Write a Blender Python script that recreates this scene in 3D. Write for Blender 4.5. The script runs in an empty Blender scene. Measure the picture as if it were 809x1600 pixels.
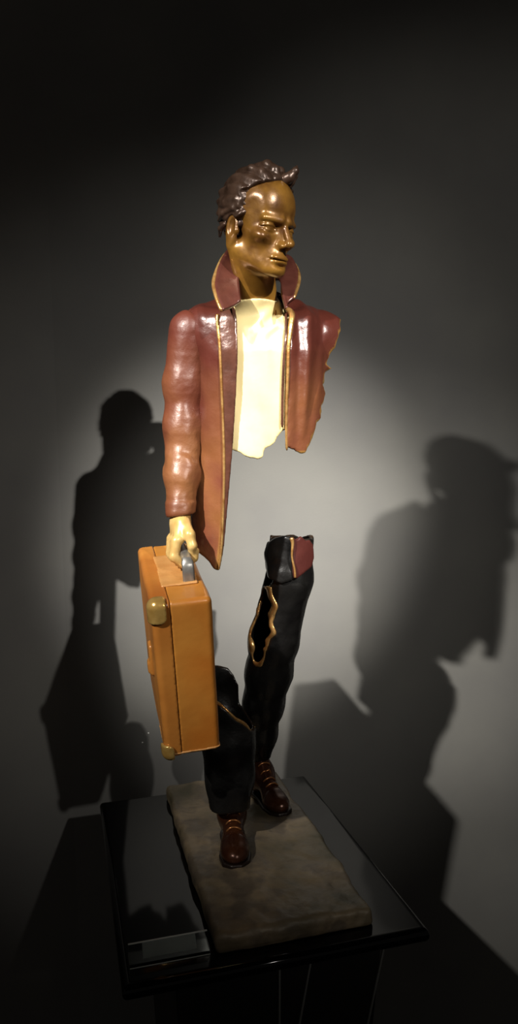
import bpy, bmesh, math, random
import numpy as np
from mathutils import Matrix, Vector

random.seed(7)
rng = np.random.RandomState(11)
sc = bpy.context.scene
col = sc.collection
ZT = 1.02                                   # height of the plinth top above the floor

# ------------------------------------------------------------------ camera
# world: X along the plinth front edge, Y to the back wall, Z up; origin under the plinth centre
CAM = np.array([-0.315, -1.469, 0.78])      # relative to the plinth top
PITCH, ROLL, YAW, FPX = 0.0579839791, -0.0265649373, 0.253508561, 1192.3442
_fw = np.array([0, math.cos(PITCH), -math.sin(PITCH)])
_up = np.array([0, math.sin(PITCH), math.cos(PITCH)])
_rt = np.array([1.0, 0, 0])
_rt, _up = math.cos(ROLL)*_rt+math.sin(ROLL)*_up, -math.sin(ROLL)*_rt+math.cos(ROLL)*_up
_R = np.array([[math.cos(YAW), math.sin(YAW), 0], [-math.sin(YAW), math.cos(YAW), 0], [0, 0, 1]])
RT, UP, FW = _R@_rt, _R@_up, _R@_fw
cd = bpy.data.cameras.new('camera')
cam = bpy.data.objects.new('camera', cd)
col.objects.link(cam)
M = Matrix(((RT[0], UP[0], -FW[0], CAM[0]), (RT[1], UP[1], -FW[1], CAM[1]),
            (RT[2], UP[2], -FW[2], CAM[2]+ZT), (0, 0, 0, 1)))
cam.matrix_world = M
cd.sensor_fit = 'VERTICAL'
cd.sensor_height = 36.0
cd.lens = FPX*36.0/1600.0
cd.clip_start = 0.02
sc.camera = cam

# ------------------------------------------------------------------ world, lamps, exposure
w = bpy.data.worlds.new('world')
sc.world = w
w.use_nodes = True
w.node_tree.nodes['Background'].inputs[0].default_value = (1.0, 0.93, 0.84, 1)
w.node_tree.nodes['Background'].inputs[1].default_value = 0.06
sc.view_settings.view_transform = 'Standard'
sc.view_settings.look = 'None'
sc.view_settings.gamma = 1
sc.view_settings.exposure = 0.0


def spot(name, loc, target, power, angle, blend, size, colour):
    d = bpy.data.lights.new(name, 'SPOT')
    d.energy = power
    d.spot_size = math.radians(angle)
    d.spot_blend = blend
    d.shadow_soft_size = size
    d.color = colour
    o = bpy.data.objects.new(name, d)
    col.objects.link(o)
    o.location = loc
    o.rotation_euler = (Vector(target)-Vector(loc)).to_track_quat('-Z', 'Y').to_euler()
    return o


# one lamp left, one far right; spill and core spots added to their light
spot('lamp_or_added_spot', (-1.94, -1.92, ZT+2.41), (1.332, 0.62, ZT+0.967), 132, 32.2, 1.0, 0.03, (1.0, 0.96, 0.89))  # added wide spill beside the left lamp
spot('lamp_or_added_spot', (-1.96, -1.89, ZT+2.39), (0.780, 0.62, ZT+0.110), 560, 25.2, 1.0, 0.03, (1.0, 0.96, 0.89))
spot('lamp_or_added_spot', (-1.97, -1.87, ZT+2.39), (0.590, 0.62, ZT+0.320), 760, 14.0, 1.0, 0.03, (1.0, 0.96, 0.89))  # added tight core to brighten the wall behind the legs
spot('lamp_or_added_spot', (1.571, -7.45, ZT+4.08), (0.191, 0.62, ZT+0.618), 6000, 7.6, 1.0, 0.06, (1.0, 0.96, 0.89))
spot('lamp_or_added_spot', (1.60, -7.45, ZT+4.08), (0.204, 0.40, ZT+0.681), 700, 14.7, 1.0, 0.06, (1.0, 0.96, 0.89))  # added wide spill beside the far right lamp

# ------------------------------------------------------------------ helpers


def at(px, py, v):
    """the place point (relative to the plinth top) seen at a photo pixel, at depth v along the plinth"""
    d = FW+RT*(px-404.5)/FPX-UP*(py-800)/FPX
    return CAM+d*((v-CAM[1])/d[1])


def hexc(s):
    s = s.lstrip('#')
    r = [int(s[i:i+2], 16)/255 for i in (0, 2, 4)]
    return tuple((c/12.92 if c <= .04045 else ((c+.055)/1.055)**2.4) for c in r)+(1,)


def material(name, c1, c2=None, rough=.4, metal=0.0, scale=30, bump=0.0, bscale=60, spec=.5, edge=None,
             coat=0.0, lo=.35, hi=.65, c3=None, s3=8, rvar=0.0, grad=None):
    m = bpy.data.materials.new(name)
    m.use_nodes = True
    nt = m.node_tree
    N = nt.nodes
    L = nt.links
    b = N['Principled BSDF']
    b.inputs['Roughness'].default_value = rough
    b.inputs['Metallic'].default_value = metal
    b.inputs['Specular IOR Level'].default_value = spec
    b.inputs['Coat Weight'].default_value = coat
    b.inputs['Coat Roughness'].default_value = min(.15, rough)
    tc = N.new('ShaderNodeTexCoord')
    out = None

    def noise(sc_, det=5):
        n = N.new('ShaderNodeTexNoise')
        n.inputs['Scale'].default_value = sc_
        n.inputs['Detail'].default_value = det
        L.new(tc.outputs['Object'], n.inputs['Vector'])
        return n

    def mixc(fac, a, bb):
        mx = N.new('ShaderNodeMix')
        mx.data_type = 'RGBA'
        L.new(fac, mx.inputs[0])
        for k, x in ((6, a), (7, bb)):
            if isinstance(x, tuple):
                mx.inputs[k].default_value = x
            else:
                L.new(x, mx.inputs[k])
        return mx.outputs[2]

    def ramp(src, a, bb):
        r = N.new('ShaderNodeMapRange')
        r.inputs[1].default_value = a
        r.inputs[2].default_value = bb
        L.new(src, r.inputs[0])
        return r.outputs[0]
    out = hexc(c1)
    if c2:
        out = mixc(ramp(noise(scale).outputs[0], lo, hi), out, hexc(c2))
    if c3:
        out = mixc(ramp(noise(s3, 3).outputs[0], .45, .7), out, hexc(c3))
    if grad:                                # patina that changes from z0 up to z1
        z0, z1, cg = grad
        sp = N.new('ShaderNodeSeparateXYZ')
        L.new(tc.outputs['Object'], sp.inputs[0])
        ad = N.new('ShaderNodeMath')
        ad.operation = 'MULTIPLY_ADD'
        L.new(noise(7, 4).outputs[0], ad.inputs[0])
        ad.inputs[1].default_value = .16
        L.new(sp.outputs[2], ad.inputs[2])
        out = mixc(ramp(ad.outputs[0], z0+.08, z1+.08), out, hexc(cg))
    if edge:
        at_ = N.new('ShaderNodeAttribute')
        at_.attribute_name = 'edge'
        f = at_.outputs['Fac']
        out = mixc(f, out, hexc(edge))
        mm = N.new('ShaderNodeMapRange')
        mm.inputs[3].default_value = metal
        mm.inputs[4].default_value = .75
        L.new(f, mm.inputs[0])
        L.new(mm.outputs[0], b.inputs['Metallic'])
    if isinstance(out, tuple):
        b.inputs['Base Color'].default_value = out
    else:
        L.new(out, b.inputs['Base Color'])
    if rvar:
        n = noise(scale*1.7)
        r = N.new('ShaderNodeMapRange')
        r.inputs[3].default_value = max(.03, rough-rvar)
        r.inputs[4].default_value = rough+rvar
        L.new(n.outputs[0], r.inputs[0])
        L.new(r.outputs[0], b.inputs['Roughness'])
    if bump:
        n = noise(bscale, 4)
        bp = N.new('ShaderNodeBump')
        bp.inputs['Strength'].default_value = bump
        bp.inputs['Distance'].default_value = .004
        L.new(n.outputs[0], bp.inputs['Height'])
        L.new(bp.outputs[0], b.inputs['Normal'])
    return m


def link(name, me, mat, parent=None, loc=(0, 0, 0)):
    o = bpy.data.objects.new(name, me)
    col.objects.link(o)
    if mat:
        me.materials.append(mat)
    if parent:
        o.parent = parent
    o.location = loc
    return o


def thing(name, label, cat, loc, group=None):
    o = bpy.data.objects.new(name, None)
    o.empty_display_size = .05
    col.objects.link(o)
    o.location = loc
    o['label'] = label
    o['category'] = cat
    if group:
        o['group'] = group
    return o


def root_loc(o):
    v = Vector((0, 0, 0))
    while o:
        v += o.location
        o = o.parent
    return np.array(v)


def from_arrays(name, V, F, smooth=True):
    me = bpy.data.meshes.new(name)
    V = np.asarray(V, np.float32)
    F = np.asarray(F, np.int32)
    k = F.shape[1]
    me.vertices.add(len(V))
    me.vertices.foreach_set('co', V.ravel())
    me.loops.add(F.size)
    me.loops.foreach_set('vertex_index', F.ravel())
    me.polygons.add(len(F))
    me.polygons.foreach_set('loop_start', np.arange(0, F.size, k, dtype=np.int32))
    me.update(calc_edges=True)
    me.polygons.foreach_set('use_smooth', np.full(len(F), smooth, bool))
    me.update()
    return me


def surfnet(D, lo, h):
    ins = D < 0
    s = np.zeros(tuple(n-1 for n in D.shape), np.int8)
    nx, ny, nz = s.shape
    for a in (0, 1):
        for b in (0, 1):
            for c in (0, 1):
                s += ins[a:a+nx, b:b+ny, c:c+nz]
    I, J, K = np.nonzero((s > 0) & (s < 8))
    acc = np.zeros((len(I), 3), np.float32)
    cnt = np.zeros(len(I), np.float32)
    for ax in range(3):
        o1, o2 = [x for x in range(3) if x != ax]
        for p in (0, 1):
            for q in (0, 1):
                A = np.zeros(3, int)
                A[o1] = p
                A[o2] = q
                B = A.copy()
                B[ax] = 1
                da = D[I+A[0], J+A[1], K+A[2]]
                db = D[I+B[0], J+B[1], K+B[2]]
                m = (da < 0) != (db < 0)
                t = np.where(m, da/np.where(m, da-db, 1), 0)
                pt = np.tile(A.astype(np.float32), (len(I), 1))
                pt[:, ax] += t
                acc += pt*m[:, None]
                cnt += m
    V = (np.stack([I, J, K], 1)+acc/cnt[:, None])*h+lo
    idx = np.full(s.shape, -1, np.int32)
    idx[I, J, K] = np.arange(len(I))
    Fs = []
    for ax in range(3):
        a1, a2 = (ax+1) % 3, (ax+2) % 3
        sl0 = [slice(1, -1)]*3
        sl1 = [slice(1, -1)]*3
        sl0[ax] = slice(0, -1)
        sl1[ax] = slice(1, None)
        i0 = ins[tuple(sl0)]
        i1 = ins[tuple(sl1)]
        E = np.stack(np.nonzero(i0 != i1), 1)
        if not len(E):
            continue
        first = i0[tuple(E.T)]
        E = E.copy()
        for x in range(3):
            if x != ax:
                E[:, x] += 1
        q = []
        for d1, d2 in ((-1, -1), (0, -1), (0, 0), (-1, 0)):
            C = E.copy()
            C[:, a1] += d1
            C[:, a2] += d2
            q.append(idx[tuple(C.T)])
        q = np.stack(q, 1)
        q[~first] = q[~first][:, ::-1]
        Fs.append(q)
    return V, np.concatenate(Fs)


def sculpt(name, f, lo, hi, h, mat, parent, edge=None, B=6, slack=1.6):
    """mesh the zero surface of the distance function f inside a box (plinth-top coordinates)"""
    lo = np.array(lo, float)
    hi = np.array(hi, float)
    nb = np.ceil((hi-lo)/h/B).astype(int)+1
    D = np.empty(tuple(nb*B), np.float32)
    cx = [lo[i]+(np.arange(nb[i])*B+B/2-.5)*h for i in range(3)]
    C = np.stack(np.meshgrid(*cx, indexing='ij'), -1).reshape(-1, 3).astype(np.float32)
    dc = f(C).astype(np.float32)
    rad = B*h*.87*slack
    act = np.abs(dc) < rad
    Bl = np.broadcast_to(dc.reshape(*nb, 1, 1, 1), (*nb, B, B, B)).copy().reshape(-1, B**3)
    off = np.stack(np.meshgrid(*[np.arange(B)]*3, indexing='ij'), -1).reshape(-1, 3)*h-(B/2-.5)*h
    ia = np.nonzero(act)[0]
    for s in range(0, len(ia), 1500):
        ii = ia[s:s+1500]
        P = (C[ii][:, None, :]+off[None].astype(np.float32)).reshape(-1, 3)
        Bl[ii] = f(P).reshape(-1, B**3)
    D = Bl.reshape(*nb, B, B, B).transpose(0, 3, 1, 4, 2, 5).reshape(tuple(nb*B))
    D = np.pad(D, 1, constant_values=1.0)
    V, F = surfnet(D, lo-h, h)
    used = np.zeros(len(V), bool)
    used[F.ravel()] = True
    mp = np.cumsum(used)-1
    V = V[used]
    F = mp[F]
    org = root_loc(parent)-np.array([0, 0, ZT]) if parent else np.array([0, 0, -ZT])
    me = from_arrays(name, V-org, F)
    if edge is not None:
        a = me.attributes.new('edge', 'FLOAT', 'POINT')
        a.data.foreach_set('value', np.clip(edge(V.astype(np.float32)), 0, 1).astype(np.float32))
    return link(name, me, mat, parent)


# distance functions, vectorised
def ln(P):
    return np.sqrt((P*P).sum(-1))


def smin(a, b, k):
    hh = np.clip(.5+.5*(b-a)/k, 0, 1)
    return b+(a-b)*hh-k*hh*(1-hh)


def smax(a, b, k):
    return -smin(-a, -b, k)


def cap(P, a, b, ra, rb=None):
    rb = ra if rb is None else rb
    a = np.array(a, np.float32)
    ba = np.array(b, np.float32)-a
    t = np.clip((P-a)@ba/(ba@ba), 0, 1)
    return ln(P-a-t[:, None]*ba)-(ra+(rb-ra)*t)


def chain(P, pts, rs, k=.006):
    d = None
    for i in range(len(pts)-1):
        e = cap(P, pts[i], pts[i+1], rs[i], rs[i+1])
        d = e if d is None else smin(d, e, k)
    return d


def ell(P, c, r):
    q = P-np.array(c, np.float32)
    r = np.array(r, np.float32)
    k0 = ln(q/r)
    k1 = ln(q/(r*r))
    return k0*(k0-1)/np.maximum(k1, 1e-6)


def rbox(P, c, hs, r):
    q = np.abs(P-np.array(c, np.float32))-np.array(hs, np.float32)+r
    return ln(np.maximum(q, 0))+np.minimum(q.max(-1), 0)-r


_nd = rng.randn(40, 3)
_nd /= np.linalg.norm(_nd, axis=1)[:, None]
_np = rng.rand(40)*6.28


def noise3(P, freq, seed=0, n=6):
    s = 0
    for i in range(n):
        k = (seed*7+i) % 40
        fr = freq*(.6+.25*i)
        s = s+np.sin(P@(_nd[k].astype(np.float32)*fr)+_np[k]+1.3*np.sin(P@(_nd[(k+11) % 40].astype(np.float32)*fr*.7)+_np[(k+5) % 40]))
    return s/n*1.6


def poly2(X, Y, pts):
    """signed distance to a 2-D polygon"""
    pts = np.array(pts, np.float32)
    n = len(pts)
    d = np.full(X.shape, 1e9, np.float32)
    s = np.ones(X.shape, np.float32)
    for i in range(n):
        a = pts[i]
        b = pts[i-1]
        e = b-a
        wx = X-a[0]
        wy = Y-a[1]
        t = np.clip((wx*e[0]+wy*e[1])/(e@e), 0, 1)
        d = np.minimum(d, (wx-e[0]*t)**2+(wy-e[1]*t)**2)
        c1 = Y >= a[1]
        c2 = Y < b[1]
        c3 = e[0]*wy > e[1]*wx
        flip = (c1 & c2 & c3) | (~c1 & ~c2 & ~c3)
        s = np.where(flip, -s, s)
    return s*np.sqrt(d)


def tube(name, pts, r, mat, parent, sub=6, rr=None):
    """smooth round bead through points (plinth-top coordinates)"""
    P = np.array(pts, float)
    n = len(P)
    Q = []
    T_ = []
    for i in range(n-1):
        p0, p1, p2, p3 = P[max(i-1, 0)], P[i], P[i+1], P[min(i+2, n-1)]
        for j in range(sub):
            t = j/sub
            Q.append(.5*((2*p1)+(-p0+p2)*t+(2*p0-5*p1+4*p2-p3)*t*t+(-p0+3*p1-3*p2+p3)*t**3))
            T_.append(i+t)
    Q.append(P[-1])
    T_.append(n-1)
    Q = np.array(Q)
    tan = np.gradient(Q, axis=0)
    tan /= np.linalg.norm(tan, axis=1)[:, None]
    K = 8
    V = []
    ref = np.array([0.31, -.2, .93])
    for i, (q, t) in enumerate(zip(Q, tan)):
        a = np.cross(t, ref)
        if np.linalg.norm(a) < .1:
            a = np.cross(t, [1, 0, 0])
        a /= np.linalg.norm(a)
        b = np.cross(t, a)
        rad = r if rr is None else r*np.interp(T_[i], range(len(rr)), rr)
        if i in (0, len(Q)-1):
            rad *= .45
        for k in range(K):
            V.append(q+rad*(a*math.cos(k*6.2832/K)+b*math.sin(k*6.2832/K)))
    F = []
    for i in range(len(Q)-1):
        for k in range(K):
            F.append((i*K+k, i*K+(k+1) % K, (i+1)*K+(k+1) % K, (i+1)*K+k))
    bm = bmesh.new()
    vs = [bm.verts.new(v) for v in V]
    for f in F:
        bm.faces.new([vs[i] for i in f])
    bm.faces.new(vs[:K][::-1])
    bm.faces.new(vs[-K:])
    return finish(name, bm, mat, parent)


def finish(name, bm, mat, parent, smooth=True, world=False):
    bmesh.ops.recalc_face_normals(bm, faces=bm.faces)
    org = root_loc(parent)-np.array([0, 0, ZT]) if parent else np.array([0, 0, -ZT])
    for v in bm.verts:
        v.co -= Vector(org)
    for f in bm.faces:
        f.smooth = smooth
    me = bpy.data.meshes.new(name)
    bm.to_mesh(me)
    bm.free()
    return link(name, me, mat, parent)


def box(name, lo, hi, mat, parent, bev=0.0, seg=3, smooth=False):
    bm = bmesh.new()
    bmesh.ops.create_cube(bm, size=1)
    for v in bm.verts:
        v.co = Vector([(lo[i]+hi[i])/2+v.co[i]*(hi[i]-lo[i]) for i in range(3)])
    if bev:
        bmesh.ops.bevel(bm, geom=bm.edges[:], offset=bev, segments=seg, profile=.5, affect='EDGES')
    return finish(name, bm, mat, parent, smooth=smooth)


# ------------------------------------------------------------------ materials
GOLD = '#c79a4e'
m_wall = material('wall_paint', '#6b6a66', '#636260', rough=.62, scale=3, spec=.25, bump=.05, bscale=250)
m_floor = material('dark_floor', '#24221f', '#1c1a18', rough=.45, scale=6)
m_ceil = material('dark_ceiling', '#1a1a1a', rough=.9)
m_gloss = material('black_gloss', '#050506', rough=.05, spec=.17)
m_satin = material('black_satin', '#1b1a1a', '#222120', rough=.35, scale=5, spec=.3)
m_strip = material('strip_grey', '#6a6a67', rough=.35, spec=.4)
m_skin = material('golden_bronze', '#6d4a1b', '#835d24', rough=.30, metal=.3, scale=24, bump=.15, bscale=70, c3='#4d2f12', s3=22, rvar=.07, spec=.5)
m_hair = material('brown_bronze', '#35261d', '#4c392e', rough=.32, metal=.4, scale=40, bump=.2, bscale=90, rvar=.08)
m_jacket = material('red_brown_patina', '#6e4527', '#815533', rough=.25, metal=.1, scale=18, bump=.35, bscale=42, edge=GOLD,
                    c3='#5d3125', s3=9, rvar=.1, grad=(.76, 1.0, '#47211a'))
m_sleeve = material('rust_patina', '#653d23', '#774e2e', rough=.40, metal=.05, scale=16, bump=.45, bscale=46, edge=GOLD,
                    c3='#552a1c', s3=9, rvar=.12, spec=.4, grad=(.78, 1.02, '#4d241a'))
m_lapel = material('plum_brown_patina', '#40261d', '#523227', rough=.24, metal=.2, scale=30, bump=.3, bscale=60, rvar=.08)
m_collar = material('dark_plum_patina', '#40201a', '#4d2a22', rough=.3, metal=.15, scale=30, bump=.25, bscale=60, rvar=.06)
m_shirt = material('cream_patina', '#d8c795', '#c9b57e', rough=.33, metal=.05, scale=14, bump=.12, bscale=40, edge='#b09a5a',
                   c3='#d2bf8a', s3=5)
m_hand = material('pale_gold_patina', '#c5a66a', '#b08c50', rough=.33, metal=.2, scale=40, bump=.1, bscale=80)
m_trouser = material('black_patina', '#0b0a0a', '#131211', rough=.28, metal=.1, scale=22, bump=.35, bscale=45, edge='#4a3420', rvar=.1)
m_gold = material('polished_gold', '#d3a768', '#ab7a44', rough=.27, metal=.75, scale=60, bump=.15, bscale=120)
m_red = material('dark_red_patina', '#4a221d', '#3e1a16', rough=.35, metal=.1, scale=20, bump=.2, bscale=45, edge=GOLD)
m_boot = material('copper_brown_patina', '#4a2815', '#33190e', rough=.27, metal=.5, scale=24, bump=.2, bscale=60, rvar=.06)
m_sole = material('dark_sole', '#1a0e09', rough=.4, metal=.3)
m_lace = material('copper_lace', '#8d5c34', rough=.28, metal=.7)
m_case = material('tan_patina', '#a3692a', '#b37832', rough=.33, metal=.05, scale=9, bump=.15, bscale=55, c3='#9c5518', s3=5, rvar=.07)
m_casel = material('tan_lid_patina', '#a0652a', '#b37634', rough=.33, metal=.05, scale=10, bump=.15, bscale=55, c3='#9a5922', s3=7, rvar=.07)
m_plate = material('worn_tan', '#b5834c', '#a97640', rough=.4, metal=.05, scale=30, bump=.2, bscale=70)
m_brass = material('brass', '#d6b067', '#b58d48', rough=.2, metal=.6, scale=40, bump=.12, bscale=60)
m_steel = material('worn_steel', '#8f8d89', '#7a7874', rough=.35, metal=.7, scale=50, bump=.15, bscale=90)
m_rock = material('earth_bronze', '#574c3e', '#7a6a53', rough=.5, metal=.1, scale=20, bump=1.0, bscale=30, lo=.42, hi=.58, c3='#3d3726', s3=10, rvar=.1)
m_card = material('grey_card', '#a9aba6', rough=.7)
m_ink = material('dark_ink', '#3b3c3a', rough=.7)
m_edge = material('edge_glow_pale', '#b4b8b4', rough=.4)  # pale colour standing in for light caught in the acrylic edges
m_speck = material('pale_speck', '#e8e6e0', rough=.5)
m_acry = bpy.data.materials.new('clear_acrylic')
m_acry.use_nodes = True
_b = m_acry.node_tree.nodes['Principled BSDF']
_b.inputs['Transmission Weight'].default_value = 1
_b.inputs['Roughness'].default_value = .04
_b.inputs['IOR'].default_value = 1.49
_b.inputs['Base Color'].default_value = (.93, .96, .95, 1)

# ------------------------------------------------------------------ the room
VW = 0.650
SLOPE = -.07                                # the back wall runs a few degrees off the plinth
_c = at(85, 560, VW+.022)
UC = float(_c[0])
VC = VW+SLOPE*UC
zf, zc = -ZT, 4.45


def panel(name, pts, mat, thick):
    """upright wall from a ground line a-b, thickness away from the room"""
    (x0, y0), (x1, y1) = pts
    nx, ny = -(y1-y0), (x1-x0)
    l = math.hypot(nx, ny)
    nx, ny = nx/l*thick, ny/l*thick
    bm = bmesh.new()
    a = [bm.verts.new((x, y, z)) for z in (zf, zc) for x, y in ((x0, y0), (x1, y1), (x1+nx, y1+ny), (x0+nx, y0+ny))]
    for f in ((0, 1, 2, 3), (4, 5, 6, 7), (0, 1, 5, 4), (1, 2, 6, 5), (2, 3, 7, 6), (3, 0, 4, 7)):
        bm.faces.new([a[i] for i in f])
    o = finish(name, bm, mat, None, smooth=False)
    o['kind'] = 'structure'
    return o


ang = math.radians(16)
panel('wall_back', ((UC, VC), (3.6, VW+SLOPE*3.6)), m_wall, .1)
panel('wall_left', ((UC-3.0*math.cos(ang), VC-3.0*math.sin(ang)), (UC, VC)), m_wall, .1)
fl = box('floor', (-3.4, -8.5, zf-.1), (3.7, VW+.16, zf), m_floor, None)
fl['kind'] = 'structure'
ce = box('ceiling', (-3.4, -8.5, zc), (3.7, VW+.16, zc+.1), m_ceil, None)
ce['kind'] = 'structure'

# two pale specks on the wall
for (px, py) in ((222, 1158), (231, 1143)):
    p = at(px, py, VW+.02)
    p[1] = VW+SLOPE*p[0]-.0006
    bm = bmesh.new()
    bmesh.ops.create_icosphere(bm, subdivisions=2, radius=.0022)
    for v in bm.verts:
        v.co = Vector((p[0]+v.co.x, p[1]+v.co.y*.4, p[2]+v.co.z))
    o = finish('wall_speck', bm, m_speck, None)
    o['label'] = ('lower left of the two tiny pale specks on the wall' if px == 222 else
                  'upper right of the two tiny pale specks on the wall')
    o['category'] = 'speck'
    o['group'] = 'pale specks on the wall'

# ------------------------------------------------------------------ plinth
SW, SD, ST = .510564/2, .679241/2, .024
pl = thing('plinth', 'black glossy plinth carrying the bronze statue and the clear label holder', 'plinth', (0, 0, 0))
bm = bmesh.new()
loops = []
er = ST/2-.002
for q in [(-.010, -ST)]+[(-er*(1-math.cos(t)), -ST/2+(ST/2)*math.sin(t)) for t in np.linspace(-1.5708, 1.5708, 11)]+[(-.014, 0)]:
    hx, hy, r = SW+q[0], SD+q[0], max(.004+q[0]*.2, .001)
    lp = []
    for (cx, cy, a0) in ((hx-r, hy-r, 0), (-hx+r, hy-r, 90), (-hx+r, -hy+r, 180), (hx-r, -hy+r, 270)):
        for m_ in range(4):
            g = math.radians(a0+m_*30)
            lp.append(bm.verts.new((cx+r*math.cos(g), cy+r*math.sin(g), q[1])))
    loops.append(lp)
for l0, l1 in zip(loops, loops[1:]):
    for k in range(16):
        bm.faces.new((l0[k], l0[(k+1) % 16], l1[(k+1) % 16], l1[k]))
caps = [bm.faces.new(loops[-1]), bm.faces.new(loops[0][::-1])]
slab = finish('top_slab', bm, m_gloss, pl, smooth=True)
for p in slab.data.polygons:
    if len(p.vertices) > 4:
        p.use_smooth = False
# tapering pedestal body below the slab, with thin pale strips on its front
zt_, zb_ = -ST, -ZT
TX = (at(598, 1490, -.29)[0], .165)
bm = bmesh.new()
tx0, tx1, bx0, bx1 = -.17, TX[0], -.13, TX[0]-.10
ty0, ty1, by0, by1 = -.29, .28, -.24, .22
vs = [bm.verts.new(p) for p in ((tx0, ty0, zt_), (tx1, ty0, zt_), (tx1, ty1, zt_), (tx0, ty1, zt_),
                                (bx0, by0, zb_), (bx1, by0, zb_), (bx1, by1, zb_), (bx0, by1, zb_))]
for f in ((0, 1, 2, 3), (4, 5, 6, 7), (0, 1, 5, 4), (1, 2, 6, 5), (2, 3, 7, 6), (3, 0, 4, 7)):
    bm.faces.new([vs[i] for i in f])
bmesh.ops.bevel(bm, geom=bm.edges[:], offset=.002, segments=2, affect='EDGES')
finish('pedestal', bm, m_satin, pl, smooth=False)
for (px0, py0, px1, py1) in ((598, 1490, 574, 1600), (484, 1512, 467, 1600), (437, 1522, 436, 1600)):
    a = at(px0, py0, -.290)
    b = at(px1, py1, -.282)
    a[1] = -.291+.05*(-ST-a[2])/(ZT-ST)
    t = (zb_-a[2])/(b[2]-a[2])
    e = a+(b-a)*t
    e[1] = -.241
    d0 = a+(e-a)*((zt_-a[2])/(zb_-a[2]))
    d0[1] = -.291
    bm = bmesh.new()
    q = [bm.verts.new((p[0]+dx, p[1]+dy, p[2])) for p in (d0, e) for dx, dy in ((-.0016, -.0012), (.0016, -.0012), (.0016, .003), (-.0016, .003))]
    for f in ((0, 1, 2, 3), (4, 5, 6, 7), (0, 1, 5, 4), (1, 2, 6, 5), (2, 3, 7, 6), (3, 0, 4, 7)):
        bm.faces.new([q[i] for i in f])
    finish('pale_strip', bm, m_strip, pl, smooth=False)

# ------------------------------------------------------------------ label holder
lh = thing('label_holder', 'clear acrylic label holder lying at the front left corner of the black plinth', 'label holder', (-.176, -.29, ZT))
pA, pB = at(202, 1508, -.30), at(332, 1487, -.30)
x0, x1, yb = -.240, -.112, -.297


def bar(name, mat, prof, xa, xb):
    """a straight bar with the given (y, z) outline"""
    bm = bmesh.new()
    v0 = [bm.verts.new((xa, y, z)) for y, z in prof]
    v1 = [bm.verts.new((xb, y, z)) for y, z in prof]
    bm.faces.new(v0)
    bm.faces.new(v1[::-1])
    for i in range(len(prof)):
        j = (i+1) % len(prof)
        bm.faces.new((v0[i], v0[j], v1[j], v1[i]))
    return finish(name, bm, mat, lh, smooth=False)


# leaning clear pane on a flat foot, a card behind the pane
ly, lz = .022, .026                          # lean back, rise
bar('pane', m_acry, [(yb, .0008), (yb+.003, .0008), (yb+ly+.003, lz), (yb+ly, lz)], x0, x1)
bar('foot', m_acry, [(yb+.0035, .0006), (yb+.040, .0006), (yb+.040, .0030), (yb+.0055, .0030)], x0, x1)
bar('edge_glow', m_edge, [(yb+ly-.0002, lz), (yb+ly+.0032, lz), (yb+ly+.0034, lz+.0006), (yb+ly, lz+.0006)], x0, x1)  # pale bar painting the glow along the pane's edge, likewise the next
bar('edge_glow', m_edge, [(yb-.0006, .0004), (yb-.0001, .0004), (yb+.0003, .0014), (yb-.0003, .0014)], x0, x1)
bar('card', m_card, [(yb+ly*.28+.0035, lz*.28), (yb+ly*.28+.0042, lz*.28), (yb+ly*.97+.0042, lz*.97), (yb+ly*.97+.0035, lz*.97)], x0+.022, x1-.020)

# ------------------------------------------------------------------ statue
st = thing('statue', 'painted bronze statue of a striding man in a red-brown jacket, his middle missing',
           'statue', (.033, 0, ZT))


def part(name, mat, f, lo, hi, h, edge=None, parent=None, **k):
    return sculpt(name, f, lo, hi, h, mat, parent or st, edge, **k)


# --- rough base
BZ = .032


def f_base(P):
    q = P.copy()
    c = np.array([.034, .005, BZ/2-.002])
    n = noise3(P, 24, 1)*.0040+noise3(P, 75, 2)*.0019+noise3(P, 170, 3)*.0008
    d = rbox(q, c, (.136+.006*0, .308, BZ/2+.002), .010)
    return d+n*np.where(P[:, 2] > .008, 1, .5)


def f_base2(P):
    d = f_base(P)
    # shallow dent in front of the leading boot, low mound behind
    d = np.maximum(d, -(ln((P-np.array([.05, -.10, BZ+.02], np.float32))/np.array([1, 1.6, .55], np.float32))-.04)*.6)
    d = smin(d, ell(P, (.03, .06, BZ-.012), (.09, .16, .02)), .01)
    return np.maximum(d, -P[:, 2]+.0005)


part('rock_base', m_rock, f_base2, (-.13, -.33, -.01), (.20, .34, .06), .0032)

# --- torso frame (the chest faces the front of the plinth)
TO = np.array([.075, 0.0])
TY = math.radians(0)
tX = np.array([math.cos(TY), -math.sin(TY)])
tF = np.array([-math.sin(TY), -math.cos(TY)])


LU, LV, LZ = .037, .140, .60                # the trunk leans forward from the hem up, along the camera's line of sight


def tor(P):
    dz = P[:, 2]-LZ
    dx = P[:, 0]-TO[0]+LU*dz
    dy = P[:, 1]-TO[1]+LV*dz
    return dx*tX[0]+dy*tX[1], dx*tF[0]+dy*tF[1], P[:, 2]


def untor(x, y, z):
    return np.array([TO[0]+x*tX[0]+y*tF[0]-LU*(z-LZ), TO[1]+x*tX[1]+y*tF[1]-LV*(z-LZ), z])


def pxt(px, py, yc=.085):
    """torso x, height of a photo pixel on the chest plane"""
    d = FW+RT*(px-404.5)/FPX-UP*(py-800)/FPX
    ln_ = np.array([LU, LV])
    o = CAM[:2]-TO+ln_*(CAM[2]-LZ)
    e = d[:2]+ln_*d[2]
    t = (yc-o@tF)/(e@tF)
    p = CAM+d*t
    return float((o+e*t)@tX), float(p[2])


def line(pts, yc=.085):
    a = sorted([pxt(x, y, yc)[::-1] for x, y in pts])
    zs = [p[0] for p in a]
    xs = [p[1] for p in a]
    return lambda z: np.interp(z, zs, xs).astype(np.float32)


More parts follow.
